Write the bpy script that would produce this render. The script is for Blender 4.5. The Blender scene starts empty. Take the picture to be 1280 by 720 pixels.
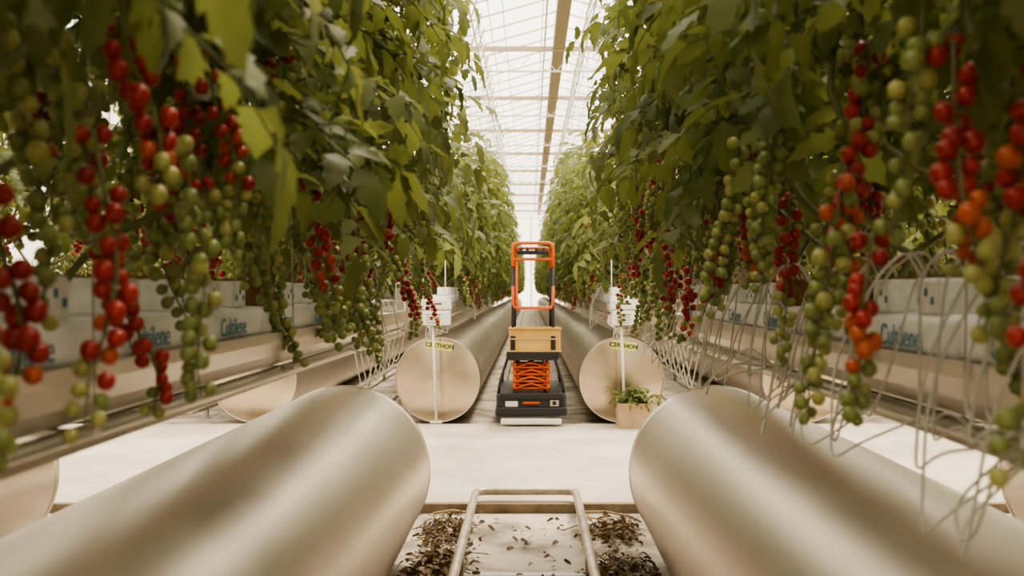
import bpy, bmesh, math, random
import numpy as np
from mathutils import Vector, Matrix
R = np.random.default_rng(11)
random.seed(5)
H = 1.17
D = bpy.data
col = bpy.context.scene.collection

# ------------------------------------------------------------ materials
def newmat(name):
    m = D.materials.new(name); m.use_nodes = True
    nt = m.node_tree; nt.nodes.clear()
    out = nt.nodes.new('ShaderNodeOutputMaterial')
    return m, nt, out

def pmat(name, c1, c2=None, rough=0.5, metal=0.0, scale=8.0, bump=0.0, bscale=None, stretch=(1,1,1), rvar=0.0, spec=0.5, detail=4, lo=0.35, hi=0.65):
    m, nt, out = newmat(name)
    b = nt.nodes.new('ShaderNodeBsdfPrincipled')
    b.inputs['Roughness'].default_value = rough
    b.inputs['Metallic'].default_value = metal
    b.inputs['Specular IOR Level'].default_value = spec
    b.inputs['Base Color'].default_value = (*c1, 1)
    nt.links.new(b.outputs[0], out.inputs[0])
    tc = nt.nodes.new('ShaderNodeTexCoord')
    mp = nt.nodes.new('ShaderNodeMapping'); mp.inputs['Scale'].default_value = stretch
    nt.links.new(tc.outputs['Object'], mp.inputs['Vector'])
    if c2 is not None:
        n = nt.nodes.new('ShaderNodeTexNoise'); n.inputs['Scale'].default_value = scale; n.inputs['Detail'].default_value = detail
        nt.links.new(mp.outputs[0], n.inputs['Vector'])
        r = nt.nodes.new('ShaderNodeValToRGB')
        r.color_ramp.elements[0].color = (*c1, 1); r.color_ramp.elements[1].color = (*c2, 1)
        r.color_ramp.elements[0].position = lo; r.color_ramp.elements[1].position = hi
        nt.links.new(n.outputs['Fac'], r.inputs[0]); nt.links.new(r.outputs[0], b.inputs['Base Color'])
        if rvar:
            mr = nt.nodes.new('ShaderNodeMapRange')
            mr.inputs['To Min'].default_value = rough - rvar; mr.inputs['To Max'].default_value = rough + rvar
            nt.links.new(n.outputs['Fac'], mr.inputs['Value']); nt.links.new(mr.outputs[0], b.inputs['Roughness'])
    if bump:
        n2 = nt.nodes.new('ShaderNodeTexNoise'); n2.inputs['Scale'].default_value = bscale or scale * 3
        nt.links.new(mp.outputs[0], n2.inputs['Vector'])
        bp = nt.nodes.new('ShaderNodeBump'); bp.inputs['Strength'].default_value = bump; bp.inputs['Distance'].default_value = 0.02
        nt.links.new(n2.outputs['Fac'], bp.inputs['Height']); nt.links.new(bp.outputs[0], b.inputs['Normal'])
    return m

def leafmat(name, stops, trans=0.4, tcol=(0.35, 0.5, 0.08)):
    m, nt, out = newmat(name)
    at = nt.nodes.new('ShaderNodeAttribute'); at.attribute_name = 'rnd'
    r = nt.nodes.new('ShaderNodeValToRGB')
    els = r.color_ramp.elements
    els[0].position = stops[0][0]; els[0].color = (*stops[0][1], 1)
    els[1].position = stops[-1][0]; els[1].color = (*stops[-1][1], 1)
    for p, c in stops[1:-1]:
        e = els.new(p); e.color = (*c, 1)
    nt.links.new(at.outputs['Fac'], r.inputs[0])
    b = nt.nodes.new('ShaderNodeBsdfPrincipled'); b.inputs['Roughness'].default_value = 0.5
    b.inputs['Specular IOR Level'].default_value = 0.35
    nt.links.new(r.outputs[0], b.inputs['Base Color'])
    t = nt.nodes.new('ShaderNodeBsdfTranslucent')
    mx = nt.nodes.new('ShaderNodeMixRGB'); mx.blend_type = 'MIX'; mx.inputs[0].default_value = 0.6
    mx.inputs[2].default_value = (*tcol, 1)
    nt.links.new(r.outputs[0], mx.inputs[1]); nt.links.new(mx.outputs[0], t.inputs[0])
    ms = nt.nodes.new('ShaderNodeMixShader'); ms.inputs[0].default_value = trans
    nt.links.new(b.outputs[0], ms.inputs[1]); nt.links.new(t.outputs[0], ms.inputs[2])
    nt.links.new(ms.outputs[0], out.inputs[0])
    return m

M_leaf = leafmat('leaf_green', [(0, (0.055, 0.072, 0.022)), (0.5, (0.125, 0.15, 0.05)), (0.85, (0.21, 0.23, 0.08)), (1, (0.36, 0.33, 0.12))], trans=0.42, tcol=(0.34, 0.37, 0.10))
M_stem = pmat('stem_green', (0.12, 0.135, 0.05), (0.19, 0.18, 0.07), rough=0.5, scale=12)
M_red = pmat('tomato_red', (0.38, 0.024, 0.014), (0.25, 0.014, 0.010), rough=0.32, scale=9)
M_org = pmat('tomato_orange', (0.48, 0.11, 0.025), (0.40, 0.055, 0.018), rough=0.32, scale=9)
M_grn = pmat('tomato_green', (0.24, 0.28, 0.085), (0.17, 0.20, 0.055), rough=0.33, scale=9)
M_ylw = pmat('tomato_yellow_green', (0.37, 0.37, 0.12), (0.30, 0.29, 0.09), rough=0.33, scale=9)
M_duct = pmat('duct_metal', (0.50, 0.445, 0.375), (0.60, 0.54, 0.46), rough=0.36, metal=0.9, scale=1.6, rvar=0.06, bump=0.03, bscale=3.0, stretch=(1, 0.6, 1), detail=3)
M_cap = pmat('duct_cap_metal', (0.50, 0.42, 0.31), (0.66, 0.57, 0.44), rough=0.20, metal=1.0, scale=2.5, rvar=0.06, bump=0.5, bscale=2.2)
M_gut = pmat('gutter_metal', (0.46, 0.42, 0.36), (0.56, 0.51, 0.44), rough=0.34, metal=0.8, scale=4, rvar=0.08, stretch=(1, .3, 1))
M_slab = pmat('slab_wrap', (0.84, 0.84, 0.82), (0.94, 0.93, 0.92), rough=0.4, scale=6, bump=0.5, bscale=14)
M_block = pmat('block_wrap', (0.74, 0.74, 0.72), (0.90, 0.89, 0.87), rough=0.5, scale=30)
M_brown = pmat('rockwool_brown', (0.16, 0.085, 0.04), (0.28, 0.16, 0.08), rough=0.9, scale=30)
M_blue = pmat('print_blue', (0.08, 0.24, 0.36), rough=0.5)
M_path = pmat('concrete_path', (0.36, 0.315, 0.255), (0.50, 0.445, 0.37), rough=0.75, scale=1.6, detail=14, bump=0.15, bscale=18)
M_edge = pmat('path_edge', (0.17, 0.125, 0.085), (0.28, 0.22, 0.155), rough=0.9, scale=10)
M_sheet = pmat('ground_sheet', (0.17, 0.135, 0.10), (0.46, 0.405, 0.335), rough=0.7, scale=3.5, detail=14, bump=0.8, bscale=9, lo=.34, hi=.54)
M_rail = pmat('rail_paint', (0.50, 0.44, 0.36), (0.32, 0.27, 0.21), rough=0.35, metal=0.4, scale=14)
M_white = pmat('white_plastic', (0.70, 0.67, 0.61), rough=0.4)
M_tube = pmat('drip_tube', (0.52, 0.49, 0.43), rough=0.4)
M_black = pmat('black_paint', (0.009, 0.009, 0.010), rough=0.4)
M_dark = pmat('lift_dark_grey', (0.016, 0.017, 0.020), (0.026, 0.027, 0.03), rough=0.45, scale=6)
M_orange = pmat('lift_orange', (0.52, 0.09, 0.008), (0.42, 0.068, 0.006), rough=0.4, scale=6)
M_tan = pmat('crate_tan', (0.40, 0.245, 0.06), (0.48, 0.31, 0.09), rough=0.6, scale=5)
M_card = pmat('cardboard', (0.36, 0.25, 0.15), (0.44, 0.33, 0.21), rough=0.85, scale=8)
M_soil = pmat('soil', (0.05, 0.035, 0.02), rough=0.95)
M_dry = leafmat('dry_leaf', [(0, (0.04, 0.024, 0.012)), (0.5, (0.11, 0.068, 0.032)), (0.9, (0.24, 0.16, 0.08)), (1, (0.15, 0.2, 0.06))], trans=0.1, tcol=(0.3, 0.2, 0.08))
M_label = pmat('label_yellow', (0.68, 0.68, 0.20), rough=0.5)
M_truss = pmat('truss_white', (0.66, 0.62, 0.54), rough=0.5)
M_beam = pmat('roof_beam', (0.40, 0.31, 0.20), rough=0.6)
M_steel = pmat('galv_steel', (0.45, 0.42, 0.37), rough=0.45, metal=0.7)

def glassmat(name, f, c):
    m, nt, out = newmat(name)
    a = nt.nodes.new('ShaderNodeBsdfTransparent'); a.inputs[0].default_value = (1, 0.99, 0.97, 1)
    b = nt.nodes.new('ShaderNodeBsdfTranslucent'); b.inputs[0].default_value = (*c, 1)
    ms = nt.nodes.new('ShaderNodeMixShader'); ms.inputs[0].default_value = f
    n = nt.nodes.new('ShaderNodeTexNoise'); n.inputs['Scale'].default_value = 0.6
    tc = nt.nodes.new('ShaderNodeTexCoord'); nt.links.new(tc.outputs['Object'], n.inputs['Vector'])
    mr = nt.nodes.new('ShaderNodeMapRange'); mr.inputs['To Min'].default_value = f - .12; mr.inputs['To Max'].default_value = f + .12
    nt.links.new(n.outputs['Fac'], mr.inputs['Value']); nt.links.new(mr.outputs[0], ms.inputs[0])
    nt.links.new(a.outputs[0], ms.inputs[1]); nt.links.new(b.outputs[0], ms.inputs[2]); nt.links.new(ms.outputs[0], out.inputs[0])
    return m
M_glass = glassmat('roof_glass', 0.45, (0.78, 0.77, 0.73))
M_wall = glassmat('wall_glass', 0.6, (0.85, 0.83, 0.74))

# ------------------------------------------------------------ mesh builder
class MB:
    def __init__(s, mats):
        s.v = []; s.n = 0; s.li = []; s.lt = []; s.mi = []; s.sm = []; s.r = []; s.mats = mats
    def add(s, v, f, mat=0, rnd=0.5, smooth=True):
        v = np.asarray(v, float).reshape(-1, 3)
        if isinstance(mat, int): mi = mat
        else:
            if mat not in s.mats: s.mats.append(mat)
            mi = s.mats.index(mat)
        if isinstance(f, np.ndarray):
            s.li.append((f + s.n).ravel()); s.lt.append(np.full(len(f), f.shape[1])); k = len(f)
        else:
            s.li.append(np.array([i for q in f for i in q]) + s.n); s.lt.append(np.array([len(q) for q in f])); k = len(f)
        s.mi.append(np.full(k, mi)); s.sm.append(np.full(k, smooth)); s.r.append(np.full(len(v), rnd)); s.v.append(v); s.n += len(v)
    def mesh(s, name):
        me = D.meshes.new(name)
        v = np.concatenate(s.v); li = np.concatenate(s.li); lt = np.concatenate(s.lt)
        st = np.concatenate([[0], np.cumsum(lt)[:-1]])
        me.vertices.add(len(v)); me.vertices.foreach_set('co', v.ravel().astype(np.float32))
        me.loops.add(len(li)); me.loops.foreach_set('vertex_index', li.astype(np.int32))
        me.polygons.add(len(lt)); me.polygons.foreach_set('loop_start', st.astype(np.int32))
        me.polygons.foreach_set('material_index', np.concatenate(s.mi).astype(np.int32))
        me.polygons.foreach_set('use_smooth', np.concatenate(s.sm).astype(bool))
        for m in s.mats: me.materials.append(m)
        me.update(calc_edges=True)
        a = me.attributes.new('rnd', 'FLOAT', 'POINT'); a.data.foreach_set('value', np.concatenate(s.r).astype(np.float32))
        return me
    def obj(s, name, parent=None, loc=(0, 0, 0)):
        return mkobj(name, s.mesh(name), parent, loc)

def mkobj(name, data, parent=None, loc=(0, 0, 0), rotz=0):
    o = D.objects.new(name, data); col.objects.link(o); o.location = loc; o.rotation_euler[2] = rotz
    if parent: o.parent = parent
    return o
def empty(name, loc=(0, 0, 0)):
    o = D.objects.new(name, None); col.objects.link(o); o.location = loc; o.empty_display_size = .2
    return o

_rb = {}
def rbox(c, size, bev=0.0, seg=2):
    key = (tuple(np.round(size, 5)), bev, seg)
    if key not in _rb:
        bm = bmesh.new(); bmesh.ops.create_cube(bm, size=1)
        bmesh.ops.scale(bm, vec=size, verts=bm.verts)
        if bev > 0:
            bmesh.ops.bevel(bm, geom=bm.edges[:], offset=bev, segments=seg, affect='EDGES', profile=0.5)
        bm.verts.index_update()
        _rb[key] = (np.array([v.co[:] for v in bm.verts]), [[v.index for v in f.verts] for f in bm.faces]); bm.free()
    v, f = _rb[key]
    return v + np.array(c), f

def tube(pts, r, n=6, caps=True):
    p = np.asarray(pts, float); m = len(p)
    r = np.broadcast_to(np.asarray(r, float), (m,))
    t = np.gradient(p, axis=0); t /= np.linalg.norm(t, axis=1)[:, None] + 1e-9
    up = np.array([0, 0, 1.0]) if abs(t[0][2]) < .9 else np.array([1.0, 0, 0])
    a = np.cross(t[0], up); a /= np.linalg.norm(a)
    ang = np.linspace(0, 2 * math.pi, n, endpoint=False)
    V = []
    for i in range(m):
        a = a - t[i] * np.dot(a, t[i]); a /= np.linalg.norm(a) + 1e-9
        b = np.cross(t[i], a)
        V.append(p[i] + r[i] * (np.cos(ang)[:, None] * a + np.sin(ang)[:, None] * b))
    V = np.concatenate(V)
    F = []
    for i in range(m - 1):
        for j in range(n):
            k = (j + 1) % n
            F.append([i * n + j, i * n + k, (i + 1) * n + k, (i + 1) * n + j])
    if caps:
        F.append(list(range(n))[::-1]); F.append([(m - 1) * n + j for j in range(n)])
    return V, F

def fillet(pts, r, n=5, closed=False):
    P = [np.array(p, float) for p in pts]; out = []
    for i in range(len(P)):
        if not closed and i in (0, len(P) - 1):
            out.append(P[i]); continue
        a = P[i - 1] - P[i]; b = P[(i + 1) % len(P)] - P[i]
        la, lb = np.linalg.norm(a), np.linalg.norm(b); rr = min(r, la * .49, lb * .49)
        s = P[i] + a / la * rr; e = P[i] + b / lb * rr
        for k in range(n + 1):
            t = k / n; out.append((1 - t) ** 2 * s + 2 * t * (1 - t) * P[i] + t * t * e)
    if closed: out.append(out[0])
    return np.array(out)

def cyl(p0, p1, r, n=16):
    return tube([p0, p1], r, n)

def lathe_y(prof, n=96):
    ang = np.linspace(0, 2 * math.pi, n, endpoint=False)
    V = np.concatenate([np.stack([r * np.cos(ang), np.full(n, y), r * np.sin(ang)], 1) for r, y in prof]); F = []
    for i in range(len(prof) - 1):
        for j in range(n):
            k = (j + 1) % n
            F.append([i * n + j, (i + 1) * n + j, (i + 1) * n + k, i * n + k])
    return V, F

# ------------------------------------------------------------ leaves
def leaflet(L, rng):
    t = np.array([0, .1, .24, .34, .48, .58, .74, .84, 1.0])
    w = np.array([0, .17, .30, .21, .29, .19, .20, .10, 0]) * L * rng.uniform(.85, 1.15)
    droop = rng.uniform(.15, .6); fold = rng.uniform(-.1, .45)
    mid = np.stack([t * L, np.zeros(9), -droop * (t ** 2) * L], 1)
    tt = t + np.array([0, .03, .05, -.02, .05, -.02, .04, 0, 0])
    l = np.stack([tt * L, w, -droop * (tt ** 2) * L + fold * w * .9 + rng.normal(0, .012, 9) * L], 1)
    r = l * np.array([1, -1, 1]); r[:, 2] += rng.normal(0, .015, 9) * L
    V = np.concatenate([mid, l, r]); F = []
    for i in range(8):
        F.append([i, i + 1, 9 + i + 1, 9 + i]); F.append([i + 1, i, 18 + i, 18 + i + 1])
    return V, np.array(F)

def rotz(a): c, s = math.cos(a), math.sin(a); return np.array([[c, -s, 0], [s, c, 0], [0, 0, 1]])
def roty(a): c, s = math.cos(a), math.sin(a); return np.array([[c, 0, s], [0, 1, 0], [-s, 0, c]])
def rotx(a): c, s = math.cos(a), math.sin(a); return np.array([[1, 0, 0], [0, c, -s], [0, s, c]])

def compound(rng, L=0.36):
    V = []; F = []; n = 0
    k = 9; a0 = rng.uniform(-.5, .1); a1 = rng.uniform(.7, 1.35)
    p = np.zeros((k, 3)); angs = np.linspace(a0, a1, k); side = rng.uniform(-.25, .25)
    for i in range(1, k):
        p[i] = p[i - 1] + L / (k - 1) * np.array([math.cos(angs[i]), side * i / k, -math.sin(angs[i])])
    tv, tf = tube(p, np.linspace(.0035, .0015, k), 3, False); V.append(tv); F.append(np.array(tf)); n += len(tv)
    for idx, ll in ((2, .055), (3, .085), (4, .05), (5, .10), (6, .05), (7, .09)):
        for s in (-1, 1):
            if ll < .06 and rng.random() < .4: continue
            v, f = leaflet(ll * rng.uniform(.85, 1.2), rng)
            v = v + np.array([.012, 0, 0])
            M = roty(angs[idx] * .6 + rng.uniform(-.2, .5)) @ rotz(s * rng.uniform(.8, 1.35)) @ rotx(rng.uniform(-.5, .5))
            v = v @ M.T + p[idx]; V.append(v); F.append(f + n); n += len(v)
    v, f = leaflet(.11 * rng.uniform(.9, 1.15), rng)
    v = v @ roty(a1 + .1).T + p[-1]; V.append(v); F.append(f + n)
    return np.concatenate(V), np.concatenate(F)
LEAVES = [compound(R) for _ in range(14)]

def foliage(mb, rng, y0, y1, dens, ztop, zlow):
    n = int((y1 - y0) * dens)
    for _ in range(n):
        y = rng.uniform(y0, y1); side = 1 if rng.random() < .5 else -1
        zt = ztop(y) + .15 * math.sin(y * 3.1) + .1 * math.sin(y * 7.7 + side)
        zl = zlow(y) + .10 * math.sin(y * 4.3 + side * 1.3) + .07 * math.sin(y * 11 + side)
        z = zl + (zt - zl) * rng.random() ** 1.05
        x = side * rng.uniform(0.0, .27) * (1.0 if z < zt - .4 else .85)
        yaw = (0 if side > 0 else math.pi) + rng.normal(0, .85)
        V, F = LEAVES[rng.integers(len(LEAVES))]
        sc = rng.uniform(.7, 1.1)
        up = -.5 * max(0, (z - (zt - .5))) / .5
        M = rotz(yaw) @ roty(rng.normal(.1, .25) + up) @ rotx(rng.normal(0, .3))
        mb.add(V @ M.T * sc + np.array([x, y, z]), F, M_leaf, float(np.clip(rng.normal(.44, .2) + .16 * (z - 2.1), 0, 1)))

# ------------------------------------------------------------ fruit
def sph(n=10, m=7):
    V = [[0, 0, 1]]
    for i in range(1, m):
        for j in range(n):
            a = math.pi * i / m; b = 2 * math.pi * j / n
            V.append([math.sin(a) * math.cos(b), math.sin(a) * math.sin(b), math.cos(a)])
    V.append([0, 0, -1]); F = []
    for j in range(n): F.append([0, 1 + j, 1 + (j + 1) % n])
    for i in range(m - 2):
        for j in range(n):
            k = (j + 1) % n; F.append([1 + i * n + j, 1 + (i + 1) * n + j, 1 + (i + 1) * n + k, 1 + i * n + k])
    e = len(V) - 1
    for j in range(n): F.append([e, 1 + (m - 2) * n + (j + 1) % n, 1 + (m - 2) * n + j])
    return np.array(V, float), F
SV, SF = sph()
def truss(mb, rng, base, dirx, L, ripe):
    k = 9; t = np.linspace(0, 1, k)
    out = rng.uniform(.03, .08); yo = rng.uniform(-.10, .10)
    ph = rng.uniform(0, 6)
    p = np.stack([base[0] + dirx * out * np.sqrt(t) + .018 * np.sin(t * 6 + ph) * t, base[1] + yo * t + .025 * np.sin(t * 5 + ph), base[2] + .04 * np.sin(np.minimum(t * 4, 1) * math.pi) * (t < .3) - L * t], 1)
    v, f = tube(p, np.linspace(.0035, .0018, k), 4, False); mb.add(v, f, M_stem)
    nt = int(L / .0125)
    big = rng.uniform(.9, 1.15)
    for i in range(nt):
        tt = .10 + .90 * i / max(1, nt - 1)
        c = np.array([np.interp(tt, t, p[:, j]) for j in range(3)])
        a = (i % 2) * math.pi + rng.normal(0, .9) + .5
        d = np.array([math.cos(a), math.sin(a), rng.uniform(-.6, .05)])
        rad = rng.uniform(.0115, .0145) * (1 - .4 * max(0, tt - .5)) * big
        q = c + d * (rad + .005)
        mb.add(np.array([c, c + [0, 0, .002], q + [0, 0, .001], q]), [[0, 1, 2, 3]], M_stem)
        x = ripe - tt + rng.normal(0, .08)
        m = M_red if x > .05 else M_org if x > -.03 else M_ylw if x > -.15 or rng.random() < .3 else M_grn
        mb.add(SV * rad * np.array([1, 1, rng.uniform(.95, 1.12)]) + q, SF, m)
        st = []; ff = []
        for s in range(5):
            b = s * 1.2566 + a
            top = q - d * rad * .95
            e1 = np.array([-d[1], d[0], 0]); e1 /= np.linalg.norm(e1) + 1e-6; e2 = np.array([0, 0, 1.0])
            w = rad * .8
            st += [top, top + (e1 * math.cos(b) + e2 * math.sin(b)) * w, top + (e1 * math.cos(b + .5) + e2 * math.sin(b + .5)) * w * .35]
            ff.append([3 * s, 3 * s + 1, 3 * s + 2])
        mb.add(np.array(st), ff, M_stem)

def fruits(mb, rng, y0, y1, dens, rprob):
    n = int((y1 - y0) * dens)
    for i in range(n):
        y = y0 + (i + rng.random()) / n * (y1 - y0); side = 1 if i % 2 else -1
        z = rng.uniform(1.24, 1.85 if y > 1.8 or y1 < 4.5 else 1.60); x = side * rng.uniform(.08, .31)
        L = rng.uniform(.2, .40); L = min(L, z - .97)
        patch = math.sin(y * 2.9 + side * 2 + 1) * .28
        ripe = rng.uniform(.35, .95) if rng.random() < rprob + patch else rng.uniform(-.5, .05)
        if z > 1.65: ripe -= .35
        if z < 1.42: ripe += .12
        truss(mb, rng, (x, y, z), side, L, ripe)

def stems(mb, rng, y0, y1, dens, ztop):
    n = int((y1 - y0) * dens)
    for i in range(n):
        y = y0 + (i + .5) / n * (y1 - y0); side = 1 if i % 2 else -1
        lean = rng.uniform(.25, .6)
        s = min(1, (y1 - y - .1) / max(lean, .01)); lean *= max(s, -.5)
        zt = ztop(min(y + lean, y1)) - .2
        pts = [(0, y, 1.17), (side * .05, y + .03, 1.25), (side * .22, y + lean * .45, 1.36 + rng.uniform(-.05, .1)), (side * .27, y + lean * .85, 1.5),
               (side * .2, y + lean, 1.8), (side * .14, y + lean + .02, 2.3), (side * .12, y + lean, zt)]
        P = fillet(pts, .15, 4)
        v, f = tube(P, np.linspace(.0085, .005, len(P)), 6, False); mb.add(v, f, M_stem)
        v, f = tube([(side * .12, y + lean, 1.9), (side * .1, y + lean, 5.05)], .0012, 3, False); mb.add(v, f, M_tube)

def section(name, y0, y1, dens, fdens, ztop, zlow, seed, rprob=.5):
    rng = np.random.default_rng(seed)
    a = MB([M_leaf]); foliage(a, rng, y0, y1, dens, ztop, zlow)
    b = MB([M_stem, M_red, M_org, M_grn, M_ylw]); fruits(b, rng, y0 + .1, y1 - .1, fdens, rprob)
    c = MB([M_stem, M_tube]); stems(c, rng, y0 + .1, y1 - .1, 4, ztop)
    return a.mesh(name + '_foliage'), b.mesh(name + '_fruit'), c.mesh(name + '_stems')

near_top = lambda y: 2.45 + .62 * min(1, max(0, (y - 1.0) / 3.5))
near_low = lambda y: 1.62 - .12 * min(1, max(0, (y - 1.2) / 2.0))
NA = section('near_a', -1.3, 5.6, 235, 32, near_top, near_low, 1, .46)
NB = section('near_b', -1.3, 5.6, 235, 32, near_top, near_low, 2, .52)
NC = section('near_c', -1.3, 5.6, 85, 12, (lambda y: 2.5), near_low, 5, .6)
start_top = lambda y: 2.2 + min(1, y / 2.5) * .55
FS = section('far_start', 0, 4, 180, 18, start_top, (lambda y: 1.42), 3, .35)
FS2 = section('far_start2', 0, 4, 180, 18, start_top, (lambda y: 1.42), 7, .4)
FM = [section('far_mid%d' % i, 0, 4, 150, 12, (lambda y: 2.8), (lambda y: 1.38), 20 + i) for i in range(2)]

YF = 9.15; YEND = 61.0
def plant_row(x, near, far):
    e = empty('tomato_plant_row', (x, 0, 0))
    for nm, me in zip(('foliage', 'tomatoes', 'stems'), near): mkobj(nm, me, e)
    e2 = empty('tomato_plant_row', (x, YF, 0))
    for nm, me in zip(('foliage', 'tomatoes', 'stems'), far): mkobj(nm, me, e2)
    k = 0; y = 4.0
    while y + 4 < YEND - YF + .5:
        flip = (k % 4) in (1, 2)
        for nm, me in zip(('foliage', 'tomatoes', 'stems'), FM[k % 2]):
            mkobj(nm + '_%d' % k, me, e2, (0, y + (4 if flip else 0), 0), math.pi if flip else 0)
        y += 4; k += 1
plant_row(-.8, NA, FS); plant_row(.8, NB, FS2)
plant_row(-2.4, NC, FS2); plant_row(2.4, NC, FS)
plant_row(-4.0, NC, FS); plant_row(4.0, NC, FS2)

# ------------------------------------------------------------ gutters
def slab(y0, rng, fine):
    n = 20 if fine else 12; m = 26 if fine else 6
    a = np.linspace(0, 2 * math.pi, n, endpoint=False) + .1
    e = .32
    cx = np.sign(np.cos(a)) * np.abs(np.cos(a)) ** e * .1; cz = np.sign(np.sin(a)) * np.abs(np.sin(a)) ** e * .041
    V = []
    ts = np.linspace(0, 1, m)
    if fine: ts = np.concatenate([[0, .012], np.linspace(.035, .965, m - 4), [.988, 1]])
    for i, t in enumerate(ts):
        k = min(t, 1 - t); s = 1.0 if k > .03 else (.93 if k > .008 else .78)
        wr = rng.normal(0, .0022 if fine else .001, n)
        V.append(np.stack([cx * s + wr * np.sign(cx), np.full(n, y0 + t) + rng.normal(0, .001, n), 1.084 + cz * (s if s > .9 else .7) + wr * .6], 1))
    F = [[i * n + j, (i + 1) * n + j, (i + 1) * n + (j + 1) % n, i * n + (j + 1) % n] for i in range(len(ts) - 1) for j in range(n)]
    F += [list(range(n)), [(len(ts) - 1) * n + j for j in range(n)][::-1]]
    return np.concatenate(V), F

def gutter(x, y0, y1, side, text, tubes_n, rng):
    e = empty('growing_gutter', (x, 0, 0))
    prof = [(-.125, 1.055), (-.125, 1.03), (-.118, .995), (-.095, .966), (-.06, .953), (.06, .953), (.095, .966), (.118, .995), (.125, 1.03), (.125, 1.055),
            (.108, 1.055), (.106, 1.043), (-.106, 1.043), (-.108, 1.055)]
    n = len(prof); V = [(a, y, b) for y in (y0, y1) for a, b in prof]
    F = [[i, (i + 1) % n, n + (i + 1) % n, n + i] for i in range(n)] + [list(range(n)), list(range(2 * n - 1, n - 1, -1))]
    m = MB([M_gut, M_steel, M_tube]); m.add(V, F, M_gut, smooth=False)
    v, f = tube([(side * .09, y0, .935), (side * .09, y1, .935)], .02, 10); m.add(v, f, M_gut)
    yy = y0 + .3
    while yy < min(y1, 30):
        v, f = rbox((0, yy, .950), (.27, .03, .010)); m.add(v, f, M_steel, smooth=False)
        for s in (-1, 1):
            v, f = tube([(s * .132, yy, .95), (s * .12, yy, 1.6), (s * .1, yy, 5.1)], .0018, 4, False); m.add(v, f, M_steel)
        yy += 1.35
    m.obj('tray', e)
    s = MB([M_slab]); b = MB([M_block, M_brown, M_blue])
    y = y0 + .05
    while y + 1.0 < y1:
        v, f = slab(y, rng, text); s.add(v, f, M_slab)
        for q in (.14, .38, .62, .86):
            jy = y + q + rng.uniform(-.02, .02); brown = rng.random() < .25
            bv, bf = rbox((side * .03, jy, 1.123 + .034), (.1, .105, .068), .006, 1)
            b.add(bv, bf, M_brown if brown else M_block, smooth=False)
            bv, bf = rbox((side * .03, jy, 1.193), (.085, .09, .006)); b.add(bv, bf, M_brown, smooth=False)
            if not brown and abs(y) < 8:
                for k in range(3):
                    bv, bf = rbox((side * .0805, jy - .03 + .03 * k, 1.15 + .015 * (k % 2)), (.002, .012, .014)); b.add(bv, bf, M_blue, smooth=False)
        if text and y < 7:
            for off in (.06, .60):
                cu = D.curves.new('print', 'FONT'); cu.body = 'Cultilene'; cu.size = .058; cu.extrude = .0006; cu.materials.append(M_blue)
                o = mkobj('slab_print', cu, e, (side * .1055, y + (off if side > 0 else off + .26), 1.064)); o.rotation_euler = (math.pi / 2, 0, math.pi / 2 * side)
        y += 1.03
    s.obj('substrate_slabs', e); b.obj('grow_blocks', e)
    d = MB([M_tube])
    for i in range(tubes_n):
        yy = rng.uniform(y0 + .1, min(y1, y0 + 14) - .2); w = rng.uniform(.04, .3) * rng.choice([-1, 1]); lo = rng.uniform(.80, .98)
        o = rng.uniform(.15, .24)
        P = [(side * .05, yy, 1.19), (side * .08, yy, 1.25), (side * .14, yy + w * .15, 1.2), (side * o, yy + w * .3, 1.05), (side * (o + .02), yy + w * .6, lo), (side * o, yy + w, lo + .04), (side * .12, yy + w * 1.1, .95)]
        v, f = tube(fillet(P, .12, 4), .0026, 5, False); d.add(v, f, M_tube)
    if tubes_n: d.obj('drip_tubes', e)
rg = np.random.default_rng(9)
gutter(-.8, -1.4, 5.75, 1, True, 12, rg); gutter(.8, -1.4, 5.75, -1, True, 105, rg)
gutter(-.8, 9.1, YEND, 1, False, 25, rg); gutter(.8, 9.1, YEND, -1, False, 25, rg)
for sx in (-1, 1):
    for xx in (2.4, 4.0):
        gutter(sx * xx, -1.4, 5.75, -sx, False, 14, rg); gutter(sx * xx, 9.1, YEND, -sx, False, 0, rg)

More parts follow.
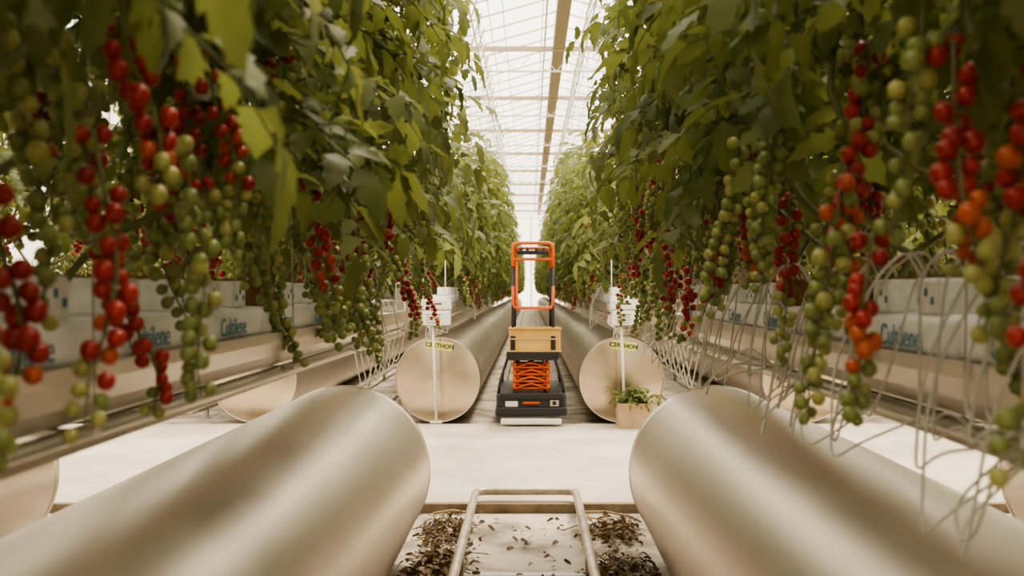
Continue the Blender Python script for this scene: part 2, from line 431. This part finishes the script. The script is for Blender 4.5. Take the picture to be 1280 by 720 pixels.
# ------------------------------------------------------------ ducts
RD = .37; ZD = .385
def duct(x, y0, y1, label=False):
    e = empty('ventilation_duct', (x, 0, ZD))
    m = MB([M_duct, M_cap, M_steel])
    prof = [(RD - .006, y0 + .02), (RD - .006, y0), (RD, y0 - .002), (RD + .003, y0 + .004), (RD + .003, y0 + .03), (RD, y0 + .034)]
    ys = np.linspace(y0 + .05, y1 - .05, max(2, int((y1 - y0) / 1.0)))
    prof += [(RD, t) for t in ys]
    prof += [(RD, y1 - .034), (RD + .003, y1 - .03), (RD + .003, y1 - .004), (RD, y1 + .002), (RD - .006, y1), (RD - .006, y1 - .02)]
    v, f = lathe_y(prof); m.add(v, f, M_duct)
    v, f = lathe_y([(RD - .006, y0 + .015), (RD * .6, y0 + .008), (.001, y0 + .004)]); m.add(v, f, M_cap)
    v, f = lathe_y([(.001, y1 - .004), (RD * .6, y1 - .008), (RD - .006, y1 - .015)]); m.add(v, f, M_cap)
    yy = y0 + .6
    while yy < min(y1, 25):
        a = np.linspace(-2.2, -.94, 9)
        P = [(RD * 1.005 * math.cos(t), yy, RD * 1.005 * math.sin(t)) for t in a]
        v, f = tube(P, .006, 4); m.add(v, f, M_steel); yy += 1.5
    m.obj('shell', e)
    if label:
        l = MB([M_label]); v, f = rbox((0, y0 - .008, RD - .07), (.225, .004, .075), .001, 1); l.add(v, f, M_label, smooth=False)
        lo = l.obj('label', e); lo.rotation_euler = (0, .12, 0); lo.location = (-.02, 0, 0)
        cu = D.curves.new('label_text', 'FONT'); cu.body = 'CERTHON'; cu.size = .052; cu.align_x = 'CENTER'; cu.offset = .0015; cu.materials.append(M_black); cu.extrude = .0005
        t = mkobj('label_text', cu, e, (.017, y0 - .0115, RD - .09)); t.rotation_euler = (math.pi / 2, .12, 0)
for x in (-4.0, -2.4, -.8, .8, 2.4, 4.0):
    duct(x, -1.4, 4.49); duct(x, 9.05, YEND, abs(x) < 1)

# ------------------------------------------------------------ floor, path, rails
m = MB([M_sheet]); v, f = rbox((0, 27, -.05), (16, 72, .1)); m.add(v, f, smooth=False); m.obj('floor')
m = MB([M_path, M_edge])
v, f = rbox((0, 7.07, .0275), (15.6, 3.2, .045)); m.add(v, f, M_path, smooth=False)
v, f = rbox((0, 5.46, .024), (15.6, .03, .046)); m.add(v, f, M_edge, smooth=False)
m.obj('concrete_path')

def rails(x, y0, y1, near):
    m = MB([M_rail, M_steel]); g = .265; z = .1
    ye = y1 if near else y0; yo = y0 if near else y1
    P = fillet([(x - g, yo, z), (x - g, ye, z), (x + g, ye, z), (x + g, yo, z)], .07, 6)
    v, f = tube(P, .021, 10); m.add(v, f, M_rail)
    yy = y0 + .45
    while yy < min(y1, 24):
        v, f = rbox((x, yy, .004), (.60, .05, .008)); m.add(v, f, M_steel, smooth=False)
        for s in (-1, 1):
            v, f = rbox((x + s * g, yy, .04), (.035, .04, .08)); m.add(v, f, M_steel, smooth=False)
        yy += 1.3
    m.obj('pipe_rail_track')
for x in (-3.2, -1.6, -.02, 1.6, 3.2):
    rails(x, -1.4, 5.52, True); rails(x, 9.0, YEND, False)

# litter
m = MB([M_dry]); rl = np.random.default_rng(4)
def litter(cx, cy, sx, sy, n):
    for _ in range(n):
        x = cx + rl.normal(0, sx); y = cy + rl.normal(0, sy)
        if y > 5.4 or abs(x) > .52: continue
        if abs(x) < .23 and rl.random() < .75: continue
        v, f = leaflet(rl.uniform(.015, .05), rl)
        M = rotz(rl.uniform(0, 6.28)) @ rotx(rl.uniform(-1, 1)) @ roty(rl.uniform(-.6, .6))
        v = v @ M.T; v[:, 2] += -v[:, 2].min() + rl.uniform(0, .015); v[:, :2] += (x, y)
        m.add(v, f, 0, float(rl.uniform(0, .95)))
    for _ in range(n // 12):
        x = cx + rl.normal(0, sx); y = min(cy + rl.normal(0, sy), 5.35)
        if abs(x) > .5 or abs(x) < .22: continue
        a = rl.uniform(0, 6.28); l = rl.uniform(.05, .15)
        v, f = tube([(x, y, .01), (x + l * .5 * math.cos(a), y + l * .5 * math.sin(a), .025), (x + l * math.cos(a + .3), y + l * math.sin(a + .3), .01)], .0025, 4); m.add(v, f, 0, .7)
for c in ((-.42, 5.0, .07, .15, 350), (-.40, 4.2, .07, .25, 800), (-.42, 3.6, .08, .3, 300), (.42, 5.0, .07, .12, 380), (.38, 4.25, .08, .15, 380), (.4, 3.5, .08, .3, 200), (0, 4.6, .35, .5, 380)):
    litter(*c)
m.obj('dry_leaf_litter')
m = MB([M_card]);
for a, b in (((.28, 5.3), (.46, 5.05)), ((.27, 5.42), (.52, 5.3)), ((-.31, 5.4), (-.5, 5.38))):
    v, f = tube([(a[0], a[1], .012), ((a[0] + b[0]) / 2, (a[1] + b[1]) / 2 + .03, .02), (b[0], b[1], .012)], .006, 5); m.add(v, f)
m.obj('dry_vine_stalks')

# ------------------------------------------------------------ lift trolley
e = empty('scissor_lift_trolley', (.013, 8.5, 0))
m = MB([M_dark, M_black, M_orange, M_tan, M_white, M_steel, M_label])
def B(c, s, mat, bev=.0, seg=2): 
    v, f = rbox(c, s, bev, seg); m.add(v, f, mat, smooth=False)
def T(p, r, mat, n=10): 
    v, f = tube(p, r, n); m.add(v, f, mat)
B((0, .65, .235), (.575, 1.25, .17), M_dark, .02)
B((0, .03, .30), (.52, .1, .05), M_black, .01)
B((0, .012, .175), (.585, .05, .07), M_black, .012)
B((0, .02, .092), (.50, .07, .05), M_white, .012)
B((-.16, .015, .235), (.10, .006, .045), M_white); B((.0, .015, .245), (.14, .006, .018), M_orange); B((.19, .015, .24), (.07, .006, .05), M_steel)
B((.19, .010, .24), (.03, .006, .03), M_black)
for sx in (-1, 1):
    for yy in (.3, 1.05):
        v, f = cyl((sx * .245, yy, .166), (sx * .295, yy, .166), .045, 20); m.add(v, f, M_steel)
        v, f = cyl((sx * .225, yy, .166), (sx * .245, yy, .166), .062, 20); m.add(v, f, M_steel)
    T(fillet([(sx * .27, .06, .32), (sx * .255, .06, .42), (sx * .195, .06, .60), (sx * .19, .06, .66)], .05), .013, M_black)
    T(fillet([(sx * .27, 1.15, .32), (sx * .255, 1.15, .42), (sx * .195, 1.15, .60)], .05), .013, M_black)
zs = np.linspace(.345, .575, 5)
for i in range(4):
    za, zb = zs[i], zs[i + 1]
    for sx in (-.125, .125):
        for (a, b) in ((.1, 1.1), (1.1, .1)):
            v, f = rbox((0, 0, 0), (.022, 1.0, .034), .003, 1)
            an = math.atan2(zb - za, 1.0) * (1 if b > a else -1)
            v = v @ rotx(an).T + np.array([sx + (.012 if b > a else -.012), .6, (za + zb) / 2]); m.add(v, f, M_orange, smooth=False)
    T([(-.15, .1, za + .01), (.15, .1, za + .01)], .011, M_orange); T([(-.15, 1.1, za + .01), (.15, 1.1, za + .01)], .013, M_orange)
    B((0, .115, (za + zb) / 2 + .008), (.26, .02, .014), M_orange, .003, 1)
    for s in (-1, 1):
        v, f = rbox((0, 0, 0), (.15, .014, .014), .002, 1)
        v = v @ roty(s * .32).T + np.array([s * .07, .085, (za + zb) / 2]); m.add(v, f, M_orange, smooth=False)
        B((s * .14, .09, (za + zb) / 2), (.03, .03, .04), M_orange, .004, 1)
T([(0, .25, .36), (0, .9, .54)], .028, M_black)
B((0, .16, .46), (.22, .01, .22), M_black)
B((0.015, .62, .62), (.42, 1.2, .06), M_dark, .008)
B((0.015, .015, .635), (.43, .02, .05), M_black, .004)
for s in (-1, 1): B((.03 + s * .205, .28, .755), (.014, .5, .19), M_tan, .003)
B((.03, .04, .755), (.42, .014, .19), M_tan, .003); B((.03, .52, .755), (.42, .014, .19), M_tan, .003); B((.03, .28, .67), (.42, .48, .012), M_tan)
B((.03, .03, .852), (.44, .03, .012), M_tan, .003); B((.03, .03, .765), (.43, .012, .01), M_card); B((.03, .03, .665), (.44, .03, .014), M_tan, .003)
xl, xr = -.150, .180
for yy in (.05, 1.15):
    for s, x in ((-1, xl), (1, xr)):
        T([(x, yy, .65), (x, yy, 1.43)], .013, M_black)
    T(fillet([(xl, yy, 1.36), (xl, yy, 1.553), (xr, yy, 1.553), (xr, yy, 1.36)], .05), .015, M_orange)
T(fillet([(xl + .03, .05, 1.40), (xl + .03, .05, 1.02), (xr - .0, .05, 1.02)], .05), .011, M_orange)
T(fillet([(xl, .05, 1.20), (xl, .05, 1.02), (xr, .05, 1.02), (xr, .05, 1.2)], .04), .014, M_orange)
T([(xl, .05, 1.42), (xr, .05, 1.42)], .013, M_orange)
for x in (xl, xr):
    T([(x, .05, 1.545), (x, 1.15, 1.545)], .013, M_orange); T([(x, .05, 1.05), (x, 1.15, 1.05)], .012, M_black)
    B((x, .05, .72), (.04, .05, .14), M_black, .005)
B((.015, .05, 1.475), (.26, .05, .035), M_black, .008)
for x in (-.08, -.03, .04, .1):
    v, f = cyl((x, .04, 1.49), (x, .04, 1.515), .012, 10); m.add(v, f, M_black)
m.obj('lift_body', e)

# ------------------------------------------------------------ row marker boxes
def marker(x):
    e = empty('row_control_box', (x, 8.75, 0)); m = MB([M_white, M_black, M_steel, M_tube])
    v, f = rbox((0, 0, 1.045), (.25, .07, .085), .008); m.add(v, f, M_white, smooth=False)
    v, f = rbox((0.005, -.01, .93), (.235, .09, .12), .01); m.add(v, f, M_white, smooth=False)
    v, f = rbox((0, -.02, .99), (.26, .05, .012), .003); m.add(v, f, M_steel, smooth=False)
    for k in range(4):
        v, f = rbox((-.02, -.056, .96 - k * .022), (.13 - .02 * (k % 2), .002, .005)); m.add(v, f, M_black, smooth=False)
    v, f = rbox((0, -.036, 1.05), (.1, .002, .012)); m.add(v, f, M_black, smooth=False)
    v, f = tube([(-.03, 0, .88), (-.015, 0, .5), (.0, 0, .05)], .011, 8); m.add(v, f, M_white)
    for dx in (-.11, .075):
        v, f = tube([(dx, 0, 1.0), (dx, .01, 1.42)], .004, 6); m.add(v, f, M_white)
    v, f = rbox((0, .0, .056), (.1, .1, .012), .003); m.add(v, f, M_white, smooth=False)
    for k in range(5):
        P = [(.08 - .04 * k, .02, .88), (.1 - .05 * k, .05, .8 - .02 * k), (-.14 + .02 * k, .2, .86), (-.1, .35, .95)]
        v, f = tube(fillet(P, .1, 4), .004, 5); m.add(v, f, M_tube)
    m.obj('box_and_post', e)
marker(-.785); marker(.80)

for sx in (-1, 1):
    m = MB([M_tube, M_white])
    for k in range(7):
        x = sx * (.70 + .03 * k)
        P = [(x, 5.72, 1.1), (x - sx * .03, 5.86, 1.12), (x - sx * .02 * k * .3, 5.88, .95), (x + sx * .05, 5.84, .72 - .03 * k), (x + sx * .12, 5.8, .95)]
        v, f = tube(fillet(P, .1, 4), .004, 5); m.add(v, f, M_tube)
    v, f = rbox((sx * .72, 5.80, 1.13), (.05, .05, .16), .008); m.add(v, f, M_white, smooth=False)
    m.obj('irrigation_hose_bundle')

# ------------------------------------------------------------ planter box
e = empty('potted_seedling_box', (.855, 8.5, .05))
m = MB([M_card, M_soil])
for s in (-1, 1):
    v, f = rbox((s * .135, 0, .1), (.014, .22, .2), .003); m.add(v, f, M_card, smooth=False)
    v, f = rbox((0, s * .105, .1), (.28, .014, .2), .003); m.add(v, f, M_card, smooth=False)
v, f = rbox((0, 0, .16), (.26, .2, .02)); m.add(v, f, M_soil, smooth=False)
m.obj('box', e)
m = MB([M_leaf, M_stem])
for i in range(60):
    V, F = LEAVES[i % len(LEAVES)]; a = R.uniform(0, 6.28)
    M = rotz(a) @ roty(-.6 + R.uniform(-.4, .5))
    m.add(V @ M.T * .42 + np.array([R.uniform(-.1, .1), R.uniform(-.08, .08), .19 + R.uniform(0, .06)]), F, M_leaf, float(R.uniform(.0, .5)))
m.obj('seedlings', e)

# ------------------------------------------------------------ greenhouse shell
ZR = H + 4.5
m = MB([M_glass])
fr = MB([M_truss, M_beam, M_steel])
bays = [(-9.07, -2.67), (-2.67, 3.73), (3.73, 10.13)]
ylo, yhi = -8.5, 62.5
for a, b in bays:
    c = (a + b) / 2; za, zc = ZR - .15, ZR + .75
    m.add([(a, ylo, za), (c, ylo, zc), (c, yhi, zc), (a, yhi, za)], [[0, 1, 2, 3]], 0, smooth=False)
    m.add([(c, ylo, zc), (b, ylo, za), (b, yhi, za), (c, yhi, zc)], [[0, 1, 2, 3]], 0, smooth=False)
    v, f = rbox((c, 27, zc - .02), (.07, 71, .09)); fr.add(v, f, M_truss, smooth=False)
    v, f = rbox((b, 27, za - .03), (.16, 71, .1)); fr.add(v, f, M_truss, smooth=False)
    y = ylo
    while y < yhi:
        for (p, q, zp, zq) in ((a, c, za, zc), (c, b, zc, za)):
            v, f = tube([(p, y, zp - .02), (q, y, zq - .02)], .02, 4, False); fr.add(v, f, M_truss, smooth=False)
        y += 1.0
m.obj('ceiling')
y = 4.45
while y < yhi:
    v, f = rbox((0.5, y, ZR), (18, .05, .09)); fr.add(v, f, M_beam, smooth=False)
    v, f = rbox((0.5, y, ZR - .42), (18, .03, .03)); fr.add(v, f, M_truss, smooth=False)
    for k in range(24):
        x0 = -8.5 + k * .75
        v, f = tube([(x0, y, ZR - .42), (x0 + .375, y, ZR), (x0 + .75, y, ZR - .42)], .008, 4, False); fr.add(v, f, M_truss)
    y += 5.0
v, f = rbox((.55, 27, ZR + .02), (.22, 71, .06)); fr.add(v, f, M_beam, smooth=False)
v, f = rbox((.28, 27, ZR + .05), (.03, 71, .03)); fr.add(v, f, M_truss, smooth=False)
for x in (-.86, .92):
    for zz, rr in ((ZR - .10, .014), (ZR - .52, .014)):
        v, f = tube([(x, ylo, zz), (x, yhi, zz)], rr, 5); fr.add(v, f, M_truss)
    P = []; y = 0; k = 0
    while y < yhi:
        P.append((x + (.1 if k % 2 else -.1), y, ZR - (.10 if k % 2 else .52))); y += .5; k += 1
    for i in range(len(P) - 1):
        v, f = tube([P[i], P[i + 1]], .014, 4, False); fr.add(v, f, M_truss)
for x in (-1.25, -.4, .2, 1.25, -.62, 1.05):
    v, f = tube([(x, ylo, ZR - .3), (x, yhi, ZR - .3)], .007, 4); fr.add(v, f, M_truss)
fr.obj('trim_1')
def wall(name, c, s):
    m = MB([M_wall, M_truss]); v, f = rbox(c, s); m.add(v, f, M_wall, smooth=False)
    if s[0] < s[1]:
        y = c[1] - s[1] / 2
        while y < c[1] + s[1] / 2:
            v, f = rbox((c[0], y, c[2]), (.08, .06, s[2])); m.add(v, f, M_truss, smooth=False); y += 2
    else:
        x = c[0] - s[0] / 2
        while x < c[0] + s[0] / 2 + .1:
            v, f = rbox((x, c[1], c[2]), (.06, .08, s[2])); m.add(v, f, M_truss, smooth=False); x += 1.0
    m.obj(name)
wall('wall_left', (-7.9, 27, 2.8), (.02, 71, 5.6)); wall('wall_right', (7.9, 27, 2.8), (.02, 71, 5.6))
wall('wall_end', (0, 62.4, 2.8), (15.8, .02, 5.6)); wall('wall_back', (0, -8.4, 2.8), (15.8, .02, 5.6))

# ------------------------------------------------------------ light
w = D.worlds.new('sky'); bpy.context.scene.world = w; w.use_nodes = True
bg = w.node_tree.nodes['Background']; bg.inputs[0].default_value = (1.0, 0.935, 0.83, 1); bg.inputs[1].default_value = 2.9
def sun(name, d, st, ang, c):
    l = D.lights.new(name, 'SUN'); l.energy = st; l.angle = math.radians(ang); l.color = c
    o = D.objects.new(name, l); col.objects.link(o); o.location = (0, 0, 12)
    o.rotation_euler = Vector(d).to_track_quat('Z', 'Y').to_euler()
sun('sun', (.22, .40, 1), 12, 14, (1, .86, .67))

# ------------------------------------------------------------ camera
c = D.cameras.new('camera'); co = D.objects.new('camera', c); col.objects.link(co)
co.location = (0, 0, H); co.rotation_euler = (math.pi / 2, 0, 0)
c.sensor_width = 36; c.lens = 1300 / 1280 * 36; c.shift_x = -22 / 1280; c.shift_y = 2 / 1280
c.dof.use_dof = True; c.dof.focus_distance = 5.5; c.dof.aperture_fstop = 4.0
c.clip_end = 200
bpy.context.scene.camera = co
vs = bpy.context.scene.view_settings
vs.view_transform = 'AgX'
vs.look = 'AgX - Medium High Contrast'
vs.exposure = 0.1
